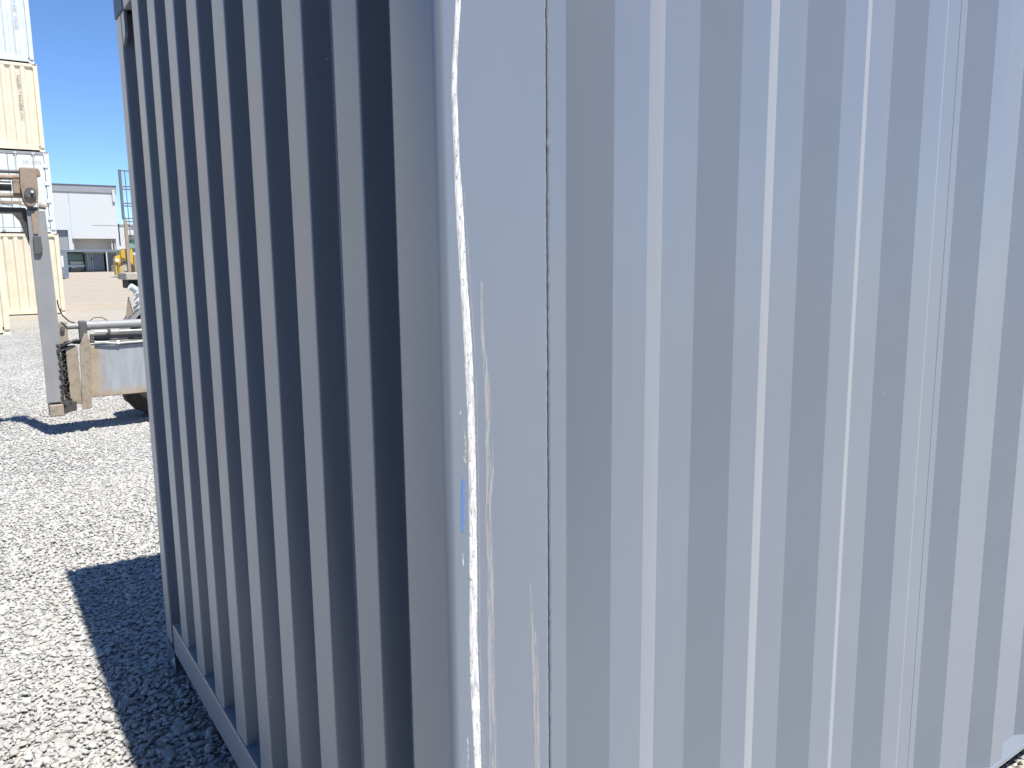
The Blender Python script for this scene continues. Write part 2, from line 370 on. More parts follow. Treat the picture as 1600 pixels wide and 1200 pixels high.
# rough weld where the side wall meets the post
bmw = bmesh.new(); wp = []
for k in range(420):
    z = 0.15+(H-0.3)*k/419; wp.append((0.1909+rnd.uniform(-1, 1)*0.0004, 0.0030+rnd.uniform(-1, 1)*0.0005, z))
add_tube(bmw, wp, [0.0024+abs(rnd.gauss(0, 0.0005)) for _ in wp], 6)
from_bm('weld_seam', bmw, M['seam'], post, True)

# other posts
def post_box(x0, x1, y0, y1): return box('corner_post', x0, x1, y0, y1, 0.118, H-0.118, pm, cont, 0.006)
post_box(0.0, 0.16, W-0.10, W); post_box(LEN-0.16, LEN, 0, 0.10); post_box(LEN-0.16, LEN, W-0.10, W)
cme = casting_mesh('corner_casting'); cme.materials.append(M['paint'])
for ix in (0, 1):
    for iy in (0, 1):
        for iz in (0, 1):
            o = bpy.data.objects.new('corner_casting', cme); COL.objects.link(o); o.parent = cont
            o.location = (-0.003 if not ix else LEN-0.175, -0.003 if not iy else W-0.159, 0.0 if not iz else H-0.118)
# end wall: deep vertical folds, outer flats about 105 mm
XO, XI = 0.004, 0.058
prof = [(XI, 0.140)]
for k in range(7, -1, -1):
    yf = 2.1375-0.2518*k; yn = yf-0.106
    prof += [(XI, yn-0.013), (XO, yn), (XO, yf), (XI, yf+0.013)]
prof.append((XI, W-0.10))
sheet('end_wall', rounded(prof, 0.005, 3), 0.215, H-0.115, pm, cont, 0.002, -1)
def rail(name, x0, x1, y0, y1, z0, z1): return box(name, x0, x1, y0, y1, z0, z1, pm, cont, 0.004)
rail('bottom_rail', -0.002, 0.062, 0.159, W-0.159, 0.112, 0.232)
rail('top_rail', 0.0, 0.06, 0.159, W-0.159, H-0.12, H-0.012)
# triangular gusset plates in the end wall's upper corners
prism('gusset', [(W-0.155, H-0.121), (W-0.155, H-0.20), (W-0.10, H-0.235), (W-0.101, H-0.121)], 'x', 0.002, 0.012, pm, cont)
prism('gusset', [(0.155, H-0.121), (0.32, H-0.121), (0.146, H-0.235), (0.146, H-0.13)], 'x', 0.002, 0.012, pm, cont)
# side wall in separate sheets, shallow trapezoid folds
YO, YI, S0, PS, SO, SL = 0.004, 0.0405, 0.3265, 0.3038, 0.0758, 0.0710
def side_prof(k0, k1, a, b, yo, yi):
    p = [(a, yi)]
    for k in range(k0, k1):
        s = S0+PS*k; p += [(s-SL, yi), (s, yo), (s+SO, yo), (s+SO+SL, yi)]
    p.append((b, yi)); return rounded(p, 0.004, 3)
cuts = [(0, 4, 0.186, 1.441), (4, 8, 1.4425, 2.656), (8, 12, 2.6575, 3.871), (12, 16, 3.8725, 5.087), (16, 19, 5.0885, LEN-0.16)]
for k0, k1, a, b in cuts:
    sheet('side_panel', side_prof(k0, k1, a, b, YO, YI), 0.146, H-0.06, pm, cont, 0.002, 1)
    sheet('side_panel', [(x, W-y) for x, y in side_prof(k0, k1, a, b, YO, YI)], 0.146, H-0.06, pm, cont, 0.002, -1)
for y0, y1 in ((-0.003, 0.062), (W-0.062, W+0.003)):
    rail('bottom_side_rail', 0.175, LEN-0.175, y0, y1, 0.129, 0.1455)
    rail('top_side_rail', 0.175, LEN-0.175, y0+0.003, y1-0.003, H-0.075, H-0.012)
# roof sheet with cross folds, floor with cross members
bmr = bmesh.new(); rp = []
x = 0.06
while x < LEN-0.30:
    rp += [(x, H-0.022), (x+0.09, H-0.022), (x+0.105, H-0.006), (x+0.20, H-0.006)]; x += 0.215
rp.append((LEN-0.06, H-0.022))
ra = [bmr.verts.new((px, 0.03, pz)) for px, pz in rp]; rb = [bmr.verts.new((px, W-0.03, pz)) for px, pz in rp]
for k in range(len(rp)-1): bmr.faces.new((ra[k], ra[k+1], rb[k+1], rb[k]))
from_bm('roof', bmr, pm, cont)
box('floor', 0.07, LEN-0.07, 0.064, W-0.064, 0.175, 0.203, M['under'], cont)
for k in range(14): box('cross_member', 0.25+k*0.42, 0.30+k*0.42, 0.066, W-0.066, 0.06, 0.172, M['under'], cont)
# door end
rail('bottom_rail', LEN-0.06, LEN, 0.159, W-0.159, 0.06, 0.20); rail('top_rail', LEN-0.06, LEN, 0.159, W-0.159, H-0.12, H-0.012)
for s in (0, 1):
    y0 = 0.11+s*1.115; d = box('door', LEN-0.055, LEN-0.012, y0, y0+1.10, 0.215, H-0.13, pm, cont, 0.004)
    for q in (0.30, 0.80): tube('locking_bar', [(LEN+0.012, y0+q, 0.16), (LEN+0.012, y0+q, H-0.06)], 0.014, M['lightmetal'], d, 8)

# ------------------------------------------------------------------ loose gravel: real stones
def make_gravel():
    rs = np.random.RandomState(3)
    protos = bpy.data.collections.new('stone_shapes')
    for i in range(14):
        p = rs.normal(size=(15, 3)); p /= np.linalg.norm(p, axis=1)[:, None]; p *= rs.uniform(0.8, 1.05, (15, 1))
        p *= np.array([1.0, rs.uniform(0.6, 0.85), rs.uniform(0.38, 0.62)])*0.5
        bm = bmesh.new()
        for q in p: bm.verts.new(q)
        r = bmesh.ops.convex_hull(bm, input=bm.verts)
        bmesh.ops.delete(bm, geom=[v for v in bm.verts if not v.link_faces], context='VERTS')
        bmesh.ops.bevel(bm, geom=bm.edges[:], offset=0.035, segments=1, affect='EDGES')
        me = bpy.data.meshes.new('stone'); bm.to_mesh(me); bm.free(); me.materials.append(M['stone'])
        protos.objects.link(bpy.data.objects.new('stone', me))
    pts = []
    def scatter(x0, x1, y0, y1, step, test):
        nx, ny = int((x1-x0)/step), int((y1-y0)/step)
        gx, gy = np.meshgrid(np.arange(nx), np.arange(ny)); k = nx*ny
        x = x0+(gx.ravel()+rs.uniform(0, 1, k))*step; y = y0+(gy.ravel()+rs.uniform(0, 1, k))*step
        keep = test(x, y); pts.append(np.stack([x[keep], y[keep]], 1))
    def loc(x, y):
        dx, dy = x-C0.x, y-C0.y
        return dx*RV.x+dy*RV.y, dx*LV.x+dy*LV.y
    def outside(x, y, mrg=0.07):
        u, v = loc(x, y)
        return ~((u > mrg) & (u < LEN-mrg) & (v > mrg) & (v < W-mrg))
    def left(x, y):
        u, v = loc(x, y)
        return outside(x, y) & (u < 1.2) & (x > -0.82*y-1.2) & (x < -0.28*y+0.35)
    scatter(-6.5, 0.6, 1.0, 6.2, 0.0195, left)
    scatter(-12.5, -1.0, 6.2, 13.0, 0.026, lambda x, y: outside(x, y) & (x > -0.76*y-0.4) & (x < -0.34*y))
    scatter(-20.0, -4.0, 13.0, 24.0, 0.034, lambda x, y: (x > -0.70*y) & (x < -0.40*y) & (rs.uniform(0, 1, len(x)) < np.clip((24-y)/11, 0, 1)**1.3 * (0.55+0.45*np.sin(x*1.3+y*0.9))))
    def right(x, y):
        u, v = loc(x, y)
        return outside(x, y) & (u > 1.2) & (u < 3.6) & (v < 0.3) & (v > -0.7)
    scatter(0.5, 4.5, 0.5, 4.5, 0.026, right)
    P = np.concatenate(pts); n = len(P)
    z = 0.004+rs.uniform(-0.003, 0.006, n) + 0.006*np.sin(P[:, 0]*2.1+1)*np.sin(P[:, 1]*1.7)
    size = np.clip(rs.lognormal(np.log(0.027), 0.36, n), 0.014, 0.07)
    me = bpy.data.meshes.new('gravel'); me.from_pydata(np.column_stack([P, z]).tolist(), [], [])
    rot = np.column_stack([rs.normal(0, 0.20, n), rs.normal(0, 0.20, n), rs.uniform(0, 2*pi, n)]).astype(np.float32)
    a = me.attributes.new('rot', 'FLOAT_VECTOR', 'POINT'); a.data.foreach_set('vector', rot.ravel())
    a = me.attributes.new('size', 'FLOAT', 'POINT'); a.data.foreach_set('value', size.astype(np.float32))
    a = me.attributes.new('pick', 'INT', 'POINT'); a.data.foreach_set('value', rs.randint(0, 14, n).astype(np.int32))
    o = link('gravel', me, None); o['kind'] = 'stuff'; o['label'] = 'loose pale angular gravel spread over the yard'; o['category'] = 'gravel'
    ng = bpy.data.node_groups.new('scatter_stones', 'GeometryNodeTree')
    ng.interface.new_socket('Geometry', in_out='INPUT', socket_type='NodeSocketGeometry')
    ng.interface.new_socket('Geometry', in_out='OUTPUT', socket_type='NodeSocketGeometry')
    gi = ng.nodes.new('NodeGroupInput'); gout = ng.nodes.new('NodeGroupOutput')
    ci = ng.nodes.new('GeometryNodeCollectionInfo'); ci.inputs['Collection'].default_value = protos; ci.inputs['Separate Children'].default_value = True; ci.inputs['Reset Children'].default_value = True
    ip = ng.nodes.new('GeometryNodeInstanceOnPoints'); ip.inputs['Pick Instance'].default_value = True
    mv = ng.nodes.new('GeometryNodeMeshToPoints')
    def att(nm, t):
        q = ng.nodes.new('GeometryNodeInputNamedAttribute'); q.data_type = t; q.inputs['Name'].default_value = nm
        return [s for s in q.outputs if s.name == 'Attribute' and s.enabled][0]
    ng.links.new(gi.outputs[0], mv.inputs['Mesh']); ng.links.new(mv.outputs[0], ip.inputs['Points'])
    ng.links.new(ci.outputs[0], ip.inputs['Instance'])
    ng.links.new(att('pick', 'INT'), ip.inputs['Instance Index'])
    e2r = ng.nodes.new('FunctionNodeEulerToRotation'); ng.links.new(att('rot', 'FLOAT_VECTOR'), e2r.inputs[0])
    ng.links.new(e2r.outputs[0], ip.inputs['Rotation']); ng.links.new(att('size', 'FLOAT'), ip.inputs['Scale'])
    ng.links.new(ip.outputs[0], gout.inputs[0])
    md = o.modifiers.new('stones', 'NODES'); md.node_group = ng
    print('stones', n)
make_gravel()

# ------------------------------------------------------------------ stacked containers across the yard
stack_cast = {}
def yard_container(name, label, material, loc, h, doors=False, length=6.058, group=None, lettering=None, lm='lettering'):
    """end-on container: local origin at its right front bottom corner, front face on y = 0, body towards -x and +y"""
    t = thing(name, label, 'container', loc, PSI, group); w_ = 2.438
    if material.name not in stack_cast:
        q = casting_mesh('corner_casting', 0.162, 0.178); q.materials.append(material); stack_cast[material.name] = q
    for ix in (0, 1):
        for iy in (0, 1):
            for iz in (0, 1):
                o = bpy.data.objects.new('corner_casting', stack_cast[material.name]); COL.objects.link(o); o.parent = t
                o.location = (-0.160 if ix else -w_-0.002, -0.002 if not iy else length-0.176, 0.0 if not iz else h-0.118)
    for x0, x1 in ((-0.13, 0.0), (-w_, -w_+0.13)):
        for y0, y1 in ((0.0, 0.12), (length-0.12, length)): box('corner_post', x0, x1, y0, y1, 0.118, h-0.118, material, t, 0.008)
    for y0, y1 in ((0.004, 0.06), (length-0.06, length-0.004)):
        box('bottom_rail', -w_+0.16, -0.162, y0, y1, 0.035, 0.19, material, t, 0.006)
        box('top_rail', -w_+0.16, -0.162, y0, y1, h-0.115, h-0.02, material, t, 0.006)
    for x0, x1 in ((-0.06, -0.003), (-w_+0.003, -w_+0.06)):
        box('bottom_side_rail', x0, x1, 0.178, length-0.178, 0.05, 0.18, material, t); box('top_side_rail', x0, x1, 0.178, length-0.178, h-0.09, h-0.02, material, t)
    for x_, sg in ((-0.01, -1), (-w_+0.01, 1)):
        p = []; y = 0.14
        while y < length-0.40:
            p += [(x_+sg*0.036, y), (x_+sg*0.036, y+0.07), (x_, y+0.138), (x_, y+0.21)]; y += 0.278
        p.append((x_+sg*0.036, length-0.12))
        sheet('side_wall', p, 0.18, h-0.09, material, t, 0.003, 1)
    box('roof', -w_+0.03, -0.03, 0.03, length-0.03, h-0.03, h-0.012, material, t)
    box('floor', -w_+0.06, -0.06, 0.06, length-0.06, 0.15, 0.185, M['under'], t)
    def folds(y0, z0, z1):
        p = [(-w_+0.12, y0+0.046)]
        k = 0
        while True:
            a = -w_+0.20+0.285*k
            if a+0.19 > -0.13: break
            p += [(a, y0+0.046), (a+0.045, y0), (a+0.145, y0), (a+0.19, y0+0.046)]; k += 1
        p.append((-0.12, y0+0.046))
        return sheet('end_wall', p, z0, z1, material, t, 0.003, 1)
    folds(0.012, 0.185, h-0.11)
    if lettering:
        lx, z1, zs_ = lettering
        for k in range(zs_):
            if k in (4, 11): continue
            zz = z1-k*0.105
            bm = bmesh.new(); wq = rnd.uniform(0.03, 0.045)
            add_box(bm, lx-wq, lx-wq+0.018, 0.006, 0.0115, zz-0.08, zz)
            if k % 3 != 1: add_box(bm, lx-wq+0.018, lx+wq, 0.006, 0.0115, zz-0.018, zz)
            if k % 2 and k % 3 != 1: add_box(bm, lx+wq-0.018, lx+wq, 0.0062, 0.0113, zz-0.08, zz-0.0185)
            else: add_box(bm, lx-wq+0.0185, lx+wq, 0.0062, 0.0113, zz-0.08, zz-0.062)
            from_bm('lettering', bm, M[lm], t)
    return t
SB = Vector((-15.67, 28.1, 0.0))
def at_stack(du, z): return SB+RV*du+Vector((0, 0, z))
yard_container('stacked_container', 'cream corrugated container on the ground under a white door-end container', M['cream'], at_stack(0.0, 0.0), 2.775, group='containers in the stack')
t2 = thing('stacked_container', 'white container with hinged doors and locking bars between two cream ones', 'container', at_stack(-0.06, 2.78), PSI, 'containers in the stack')
def door_container(t, h, length, w_=2.438, material=M['white']):
    q = casting_mesh('corner_casting', 0.162, 0.178); q.materials.append(material)
    for ix in (0, 1):
        for iy in (0, 1):
            for iz in (0, 1):
                o = bpy.data.objects.new('corner_casting', q); COL.objects.link(o); o.parent = t
                o.location = (-0.160 if ix else -w_-0.002, -0.002 if not iy else length-0.176, 0.0 if not iz else h-0.118)
    for x0, x1 in ((-0.15, 0.0), (-w_, -w_+0.15)):
        for y0, y1 in ((0.0, 0.10), (length-0.12, length)): box('corner_post', x0, x1, y0, y1, 0.118, h-0.118, material, t, 0.008)
    box('bottom_rail', -w_+0.16, -0.162, 0.004, 0.08, 0.03, 0.17, material, t, 0.006)
    box('top_rail', -w_+0.16, -0.162, 0.004, 0.08, h-0.115, h-0.02, M['fascia'], t, 0.006)
    box('rear_wall', -w_+0.12, -0.12, length-0.09, length-0.04, 0.12, h-0.12, material, t)
    for x0, x1 in ((-0.05, -0.012), (-w_+0.012, -w_+0.05)): box('side_wall', x0, x1, 0.10, length-0.12, 0.06, h-0.02, material, t)
    box('roof', -w_+0.05, -0.05, 0.08, length-0.09, h-0.04, h-0.015, material, t)
    box('door_gasket', -w_+0.15, -0.15, 0.045, 0.055, 0.17, h-0.115, M['darksteel'], t)
    mid = -w_/2
    for x0, x1 in ((mid+0.008, -0.165), (-w_+0.165, mid-0.008)):
        d = box('door', x0, x1, 0.012, 0.044, 0.185, h-0.135, material, t, 0.006)
        wd = x1-x0
        for fq in (0.22, 0.72):
            xb = x0+wd*fq
            tube('locking_bar', [(xb, -0.022, 0.07), (xb, -0.022, h-0.05)], 0.019, M['lightmetal'], d, 8)
            box('bar_keeper', xb-0.05, xb+0.05, -0.035, -0.001, 0.09, 0.155, M['lightmetal'], d); box('bar_keeper', xb-0.05, xb+0.05, -0.035, -0.001, h-0.105, h-0.04, M['lightmetal'], d)
            for zz in (0.75, 1.75): box('bar_bracket', xb-0.045, xb+0.045, -0.03, 0.0115, zz, zz+0.07, M['lightmetal'], d)
            tube('handle', [(xb, -0.045, 1.05), (xb+0.34, -0.045, 1.02)], 0.012, M['lightmetal'], d, 6)
        for k in range(4):
            zz = 0.45+k*0.58
            hx = (-0.20, -0.06) if x1 > mid+0.5 else (-w_+0.06, -w_+0.20)
            box('hinge', hx[0], hx[1], -0.03, -0.0005, zz, zz+0.11, material, d, 0.006)
    for k, (x0, x1) in enumerate(((-0.78, -0.58), (-0.52, -0.22))):
        bm = bmesh.new()
        n = 3 if k == 0 else 5
        for j in range(n):
            a = x0+(x1-x0)*j/n; wq = (x1-x0)/n*0.72
            add_box(bm, a, a+wq*0.28, 0.0085, 0.0115, 2.30, 2.40); add_box(bm, a+wq*0.28+.0005, a+wq, 0.0085, 0.0115, 2.375, 2.40)
            if j % 2: add_box(bm, a+wq*0.72, a+wq, 0.0085, 0.0115, 2.30, 2.3745)
            else: add_box(bm, a+wq*0.28+.0005, a+wq, 0.0085, 0.0115, 2.30, 2.325)
        from_bm('lettering', bm, M['lettering2'], t)
door_container(t2, 2.725, 6.058)
yard_container('stacked_container', 'cream corrugated container with a vertical row of dark marks above the white door-end one', M['cream'], at_stack(-0.15, 5.51), 2.845, group='containers in the stack', lettering=(-0.57, 2.42, 13))
yard_container('stacked_container', 'pale grey-white corrugated container at the top of the cream and white stack', M['pale'], at_stack(-0.215, 8.36), 2.80, group='containers in the stack', lettering=(-0.42, 1.95, 9), lm='lettering2')
yard_container('cream_container', 'cream container on the gravel standing in front of the tall stack', M['cream'], (-12.46, 19.8, 0), 2.591)

# ------------------------------------------------------------------ lifting machine beside the container
lm = thing('container_lifting_machine', 'dusty grey steel lifting machine with a rusty headed upright and low box beam', 'machine', (-4.5507, 7.6832, 0))
st, du, ru, gr = M['steel'], M['dusty'], M['rusty'], M['grime']
up = prism('upright', [(0.0, 0.34), (0.152, 0.34), (0.158, 0.75), (0.158, 1.4), (0.142, 2.19), (-0.012, 2.19), (-0.005, 1.25), (0.002, 0.75)], 'y', 0.0, 0.03, st, lm, 0.004)
prism('upright_web', [(0.02, 0.30), (0.05, 0.30), (0.05, 2.15), (0.02, 2.15)], 'y', 0.031, 0.26, st, lm)
box('foot_block', 0.012, 0.135, -0.02, 0.16, 0.200, 0.318, du, lm, 0.012)
prism('foot_bracket', [(0.137, 0.215), (0.25, 0.245), (0.252, 0.33), (0.137, 0.35)], 'y', 0.0, 0.15, gr, lm, 0.006)
prism('rust_strip', [(0.025, 1.97), (0.066, 1.97), (0.078, 2.185), (0.022, 2.185)], 'y', -0.012, -0.001, ru, up, 0.002)
prism('lug', [(0.016, 1.78), (0.066, 1.78), (0.088, 1.82), (0.082, 1.95), (0.018, 1.95)], 'y', -0.03, -0.001, M['darksteel'], up, 0.005)
# grimy slot between upright and column, with caked lumps
box('inner_slot', 0.14, 0.225, 0.07, 0.10, 0.33, 0.90, M['under'], lm)
bmg = bmesh.new(); pr = None
for k in range(34):
    z = 0.30+k*0.0185; a = 0.135+rnd.uniform(-0.022, 0.006); b = 0.198+rnd.uniform(-0.018, 0.03)-0.0006*k*(k % 3)
    row = [bmg.verts.new((a, -0.003, z)), bmg.verts.new((a+0.02, -0.016+rnd.uniform(-.006, .006), z)), bmg.verts.new(((a+b)/2, 0.012+rnd.uniform(-.012, .02), z)), bmg.verts.new((b-0.012, -0.004+rnd.uniform(-.006, .008), z)), bmg.verts.new((b, 0.055, z))]
    if pr:
        for c in range(4): bmg.faces.new((pr[c], pr[c+1], row[c+1], row[c]))
    pr = row
from_bm('caked_grime', bmg, gr, lm)
box('column', 0.20, 0.305, 0.02, 0.24, 0.30, 0.875, du, lm, 0.006)
prism('end_plate', [(0.296, 0.245), (0.378, 0.247), (0.425, 0.88), (0.40, 1.0), (0.372, 1.0), (0.325, 0.885)], 'y', -0.012, 0.018, du, lm, 0.003)
def mat_beam():
    m, nt, b = mat('half_dusted_beam')
    tc = nt.nodes.new('ShaderNodeTexCoord'); s = nt.nodes.new('ShaderNodeSeparateXYZ'); nt.links.new(tc.outputs['Object'], s.inputs[0])
    n1 = noise(nt, tc.outputs['Object'], 6, 5, 0.65)
    a = nt.nodes.new('ShaderNodeMath'); a.operation = 'MULTIPLY_ADD'; nt.links.new(n1, a.inputs[0]); a.inputs[1].default_value = 0.16; nt.links.new(s.outputs[0], a.inputs[2])
    f1 = ramp(nt, a.outputs[0], [(0.53, (1, 1, 1)), (0.62, (0, 0, 0))]).outputs[0]
    v = coords(nt, (1, 1, 0.12)); n2 = noise(nt, v, 30, 4)
    a2 = nt.nodes.new('ShaderNodeMath'); a2.operation = 'MULTIPLY_ADD'; nt.links.new(n2, a2.inputs[0]); a2.inputs[1].default_value = 0.14; nt.links.new(s.outputs[2], a2.inputs[2])
    f2 = ramp(nt, a2.outputs[0], [(0.44, (1, 1, 1)), (0.52, (0, 0, 0))]).outputs[0]
    mx = nt.nodes.new('ShaderNodeMath'); mx.operation = 'MAXIMUM'; nt.links.new(f1, mx.inputs[0]); nt.links.new(f2, mx.inputs[1])
    base = ramp(nt, n2, [(0.3, (0.26, 0.272, 0.285)), (0.7, (0.34, 0.35, 0.36))]).outputs[0]
    dust = ramp(nt, n1, [(0.3, (0.26, 0.205, 0.145)), (0.7, (0.42, 0.34, 0.24))]).outputs[0]
    nt.links.new(mix(nt, mx.outputs[0], base, dust), b.inputs['Base Color']); b.inputs['Roughness'].default_value = 0.6
    return m
M['beam'] = mat_beam()
box('box_beam', 0.3785, 2.3, 0.02, 0.26, 0.352, 0.872, M['beam'], lm, 0.008)
tube('cylinder_rod', [(0.17, 0.06, 1.075), (0.345, 0.06, 1.075)], 0.030, M['steel'], lm, 14)
box('pivot_lug', 0.150, 0.235, 0.03, 0.09, 0.90, 1.125, du, lm, 0.012)
tube('pivot_pin', [(0.192, 0.0, 1.06), (0.192, 0.12, 1.06)], 0.02, M['darksteel'], lm, 10)
box('clamp', 0.335, 0.405, 0.01, 0.11, 0.93, 1.125, M['darksteel'], lm, 0.012)
tube('hydraulic_cylinder', [(0.406, 0.06, 1.075), (0.44, 0.06, 1.075), (0.4405, 0.06, 1.075), (2.2, 0.06, 1.07)], [0.05, 0.05, 0.043, 0.043], st, lm, 18)
tube('hydraulic_pipe', [(0.47, 0.015, 1.01), (0.9, 0.015, 1.004), (2.2, 0.015, 1.0)], 0.013, M['lightmetal'], lm, 8)
for xx in (0.60, 1.1): box('pipe_clip', xx-0.014, xx+0.014, -0.004, 0.05, 0.985, 1.03, M['darksteel'], lm, 0.003)
box('cross_plate', 0.43, 1.1, 0.05, 0.10, 0.93, 0.985, M['darksteel'], lm, 0.004)
for k in range(5):
    pts = [(0.16+k*0.01, 0.0+0.02*k, 0.885), (0.20, -0.005+0.02*k, 0.905+0.008*k), (0.28, 0.0+0.02*k, 0.935-0.006*k), (0.36, 0.05+0.015*k, 0.93-0.008*k), (0.5, 0.03+0.015*k, 0.905+0.004*k), (0.7, 0.02+0.02*k, 0.897+0.008*(k % 3)), (1.0, 0.02+0.02*k, 0.90), (2.2, 0.02+0.02*k, 0.90)]
    tube('hose', pts, 0.014, M['rubber'], lm, 8)
tube('pale_hose', [(0.46, 0.0, 0.905), (0.53, -0.005, 0.905), (0.62, -0.005, 0.890), (0.70, 0.0, 0.886), (1.0, 0.0, 0.892), (2.2, 0.01, 0.89)], 0.011, M['lightmetal'], lm, 8)
box('cable_tie', 0.655, 0.685, -0.016, 0.03, 0.876, 0.915, M['chrome'], lm, 0.004)
tube('cable', [(0.17, 0.02, 1.34), (0.175, 0.0, 1.27), (0.20, -0.01, 1.19), (0.25, -0.01, 1.13), (0.30, 0.0, 1.11)], 0.006, M['rubber'], lm, 6)
tube('cable', [(0.44, 0.06, 1.12), (0.48, 0.05, 1.15), (0.55, 0.05, 1.15), (0.60, 0.06, 1.115)], 0.004, M['rubber'], lm, 6)
# head on top of the upright
hd = prism('head', [(-0.035, 2.58), (0.10, 2.58), (0.098, 2.34), (0.085, 2.27), (0.05, 2.222), (0.0, 2.222), (-0.03, 2.28), (-0.042, 2.40)], 'y', -0.05, 0.14, ru, lm, 0.010)
tube('head_pin', [(0.03, -0.075, 2.345), (0.03, -0.051, 2.345)], 0.05, M['darksteel'], hd, 14)
tube('grease_nipple', [(0.045, -0.10, 2.355), (0.045, -0.076, 2.355)], 0.012, M['chrome'], hd, 8)
prism('head_ear', [(0.101, 2.50), (0.135, 2.51), (0.13, 2.56), (0.112, 2.585), (0.101, 2.575)], 'y', 0.0, 0.08, ru, hd, 0.004)
tube('lower_pin', [(0.10, 0.05, 2.235), (0.155, 0.05, 2.225)], 0.026, du, lm, 10)
for zz, r_, mt in ((2.545, 0.016, M['darksteel']), (2.492, 0.024, ru), (2.325, 0.022, du)):
    tube('arm', [(-0.036, 0.04, zz), (-0.5, 0.04, zz-0.008), (-1.6, 0.04, zz-0.03)], r_, mt, lm, 10)
box('arm_bracket', -0.10, -0.038, 0.0, 0.10, 2.34, 2.47, ru, lm, 0.008)
tube('arm_cylinder', [(-0.11, 0.05, 2.41), (-0.21, 0.05, 2.41), (-0.6, 0.05, 2.40)], 0.045, M['rubber'], lm, 14)
box('arm_beam', -1.6, -0.043, 0.0, 0.05, 2.245, 2.275, M['dusty'], lm, 0.004)
prism('gusset', [(-1.6, 2.17), (-1.6, 2.235), (-0.02, 2.215), (0.0, 2.19), (-0.012, 1.86), (-0.035, 1.95), (-0.07, 2.09), (-0.12, 2.16)], 'y', 0.04, 0.075, M['grime'], lm, 0.003)
box('head_neck', 0.0, 0.09, 0.0, 0.10, 2.191, 2.221, M['darksteel'], lm)
# wheels and rear of the machine, mostly hidden by the container
def wheel(name, parent, x, y, z, r, width, tm, rm):
    bm = bmesh.new(); n = 36
    profw = [(-0.5, 0.62), (-0.5, 0.90), (-0.42, 0.98), (-0.2, 1.0), (0.2, 1.0), (0.42, 0.98), (0.5, 0.90), (0.5, 0.62)]
    rg = []
    for k in range(n):
        a = 2*pi*k/n; lug = 1.0 if k % 2 else 0.965
        rg.append([bm.verts.new((x+cos(a)*r*q*(lug if q > 0.95 else 1), y+p*width, z+sin(a)*r*q*(lug if q > 0.95 else 1))) for p, q in profw])
    for k in range(n):
        for c in range(len(profw)): bm.faces.new((rg[k][c], rg[(k+1) % n][c], rg[(k+1) % n][(c+1) % len(profw)], rg[k][(c+1) % len(profw)]))
    tw = from_bm(name, bm, tm, parent)
    bm = bmesh.new(); add_tube(bm, [(x, y-width*0.40, z), (x, y+width*0.40, z)], r*0.615, 28)
    add_tube(bm, [(x, y-width*0.52, z), (x, y-width*0.405, z)], r*0.25, 16)
    for k in range(8): add_tube(bm, [(x+cos(k*pi/4)*r*0.42, y-width*0.46, z+sin(k*pi/4)*r*0.42), (x+cos(k*pi/4)*r*0.42, y-width*0.405, z+sin(k*pi/4)*r*0.42)], r*0.045, 6)
    from_bm('rim', bm, rm, tw)
wheel('wheel', lm, 1.12, 0.62, 0.40, 0.40, 0.30, M['tyre'], M['dusty'])
wheel('wheel', lm, 1.78, 2.75, 0.62, 0.62, 0.40, M['tyre'], M['lightmetal'])
bmm = bmesh.new(); prv = None
for k in range(13):
    a = radians(60+k*9); row = [bmm.verts.new((1.78+cos(a)*rr, yy, 0.55+sin(a)*rr)) for rr, yy in ((0.68, 2.45), (0.72, 2.45), (0.72, 3.0), (0.68, 3.0))]
    if prv:
        for c in range(4): bmm.faces.new((prv[c], prv[(c+1) % 4], row[(c+1) % 4], row[c]))
    else: bmm.faces.new(row)
    prv = row
bmm.faces.new(prv[::-1]); from_bm('mudguard', bmm, M['steel'], lm)
box('counterweight', 1.195, 2.2, 2.6, 3.3, 1.475, 1.565, M['concrete'], lm, 0.008)
box('chassis', 1.235, 2.2, 2.7, 3.2, 1.36, 1.474, M['under'], lm)
box('chassis_beam', 1.3, 2.2, 0.27, 3.1, 0.62, 0.80, M['dusty'], lm)
prism('mud_flap', [(1.19, 1.25), (1.225, 1.15), (1.245, 1.03), (1.15, 0.99), (1.155, 1.05)], 'y', 2.55, 2.57, M['dusty'], lm)
tube('flap_edge', [(1.192, 2.545, 1.255), (1.215, 2.545, 1.19), (1.24, 2.545, 1.05)], 0.011, M['lightmetal'], lm, 6)
for (x, z, r_) in ((1.235, 1.365, 0.045), (1.30, 1.29, 0.05), (1.295, 1.19, 0.05), (1.31, 1.10, 0.04)):
    tube('hose_coupling', [(x-0.02, 2.5, z+0.03), (x+0.05, 2.52, z-0.02)], r_, M['pale'], lm, 10)
tube('guard_rail', [(1.375, 2.45, 1.02), (1.375, 2.45, 1.40)], 0.02, M['pale'], lm, 8)

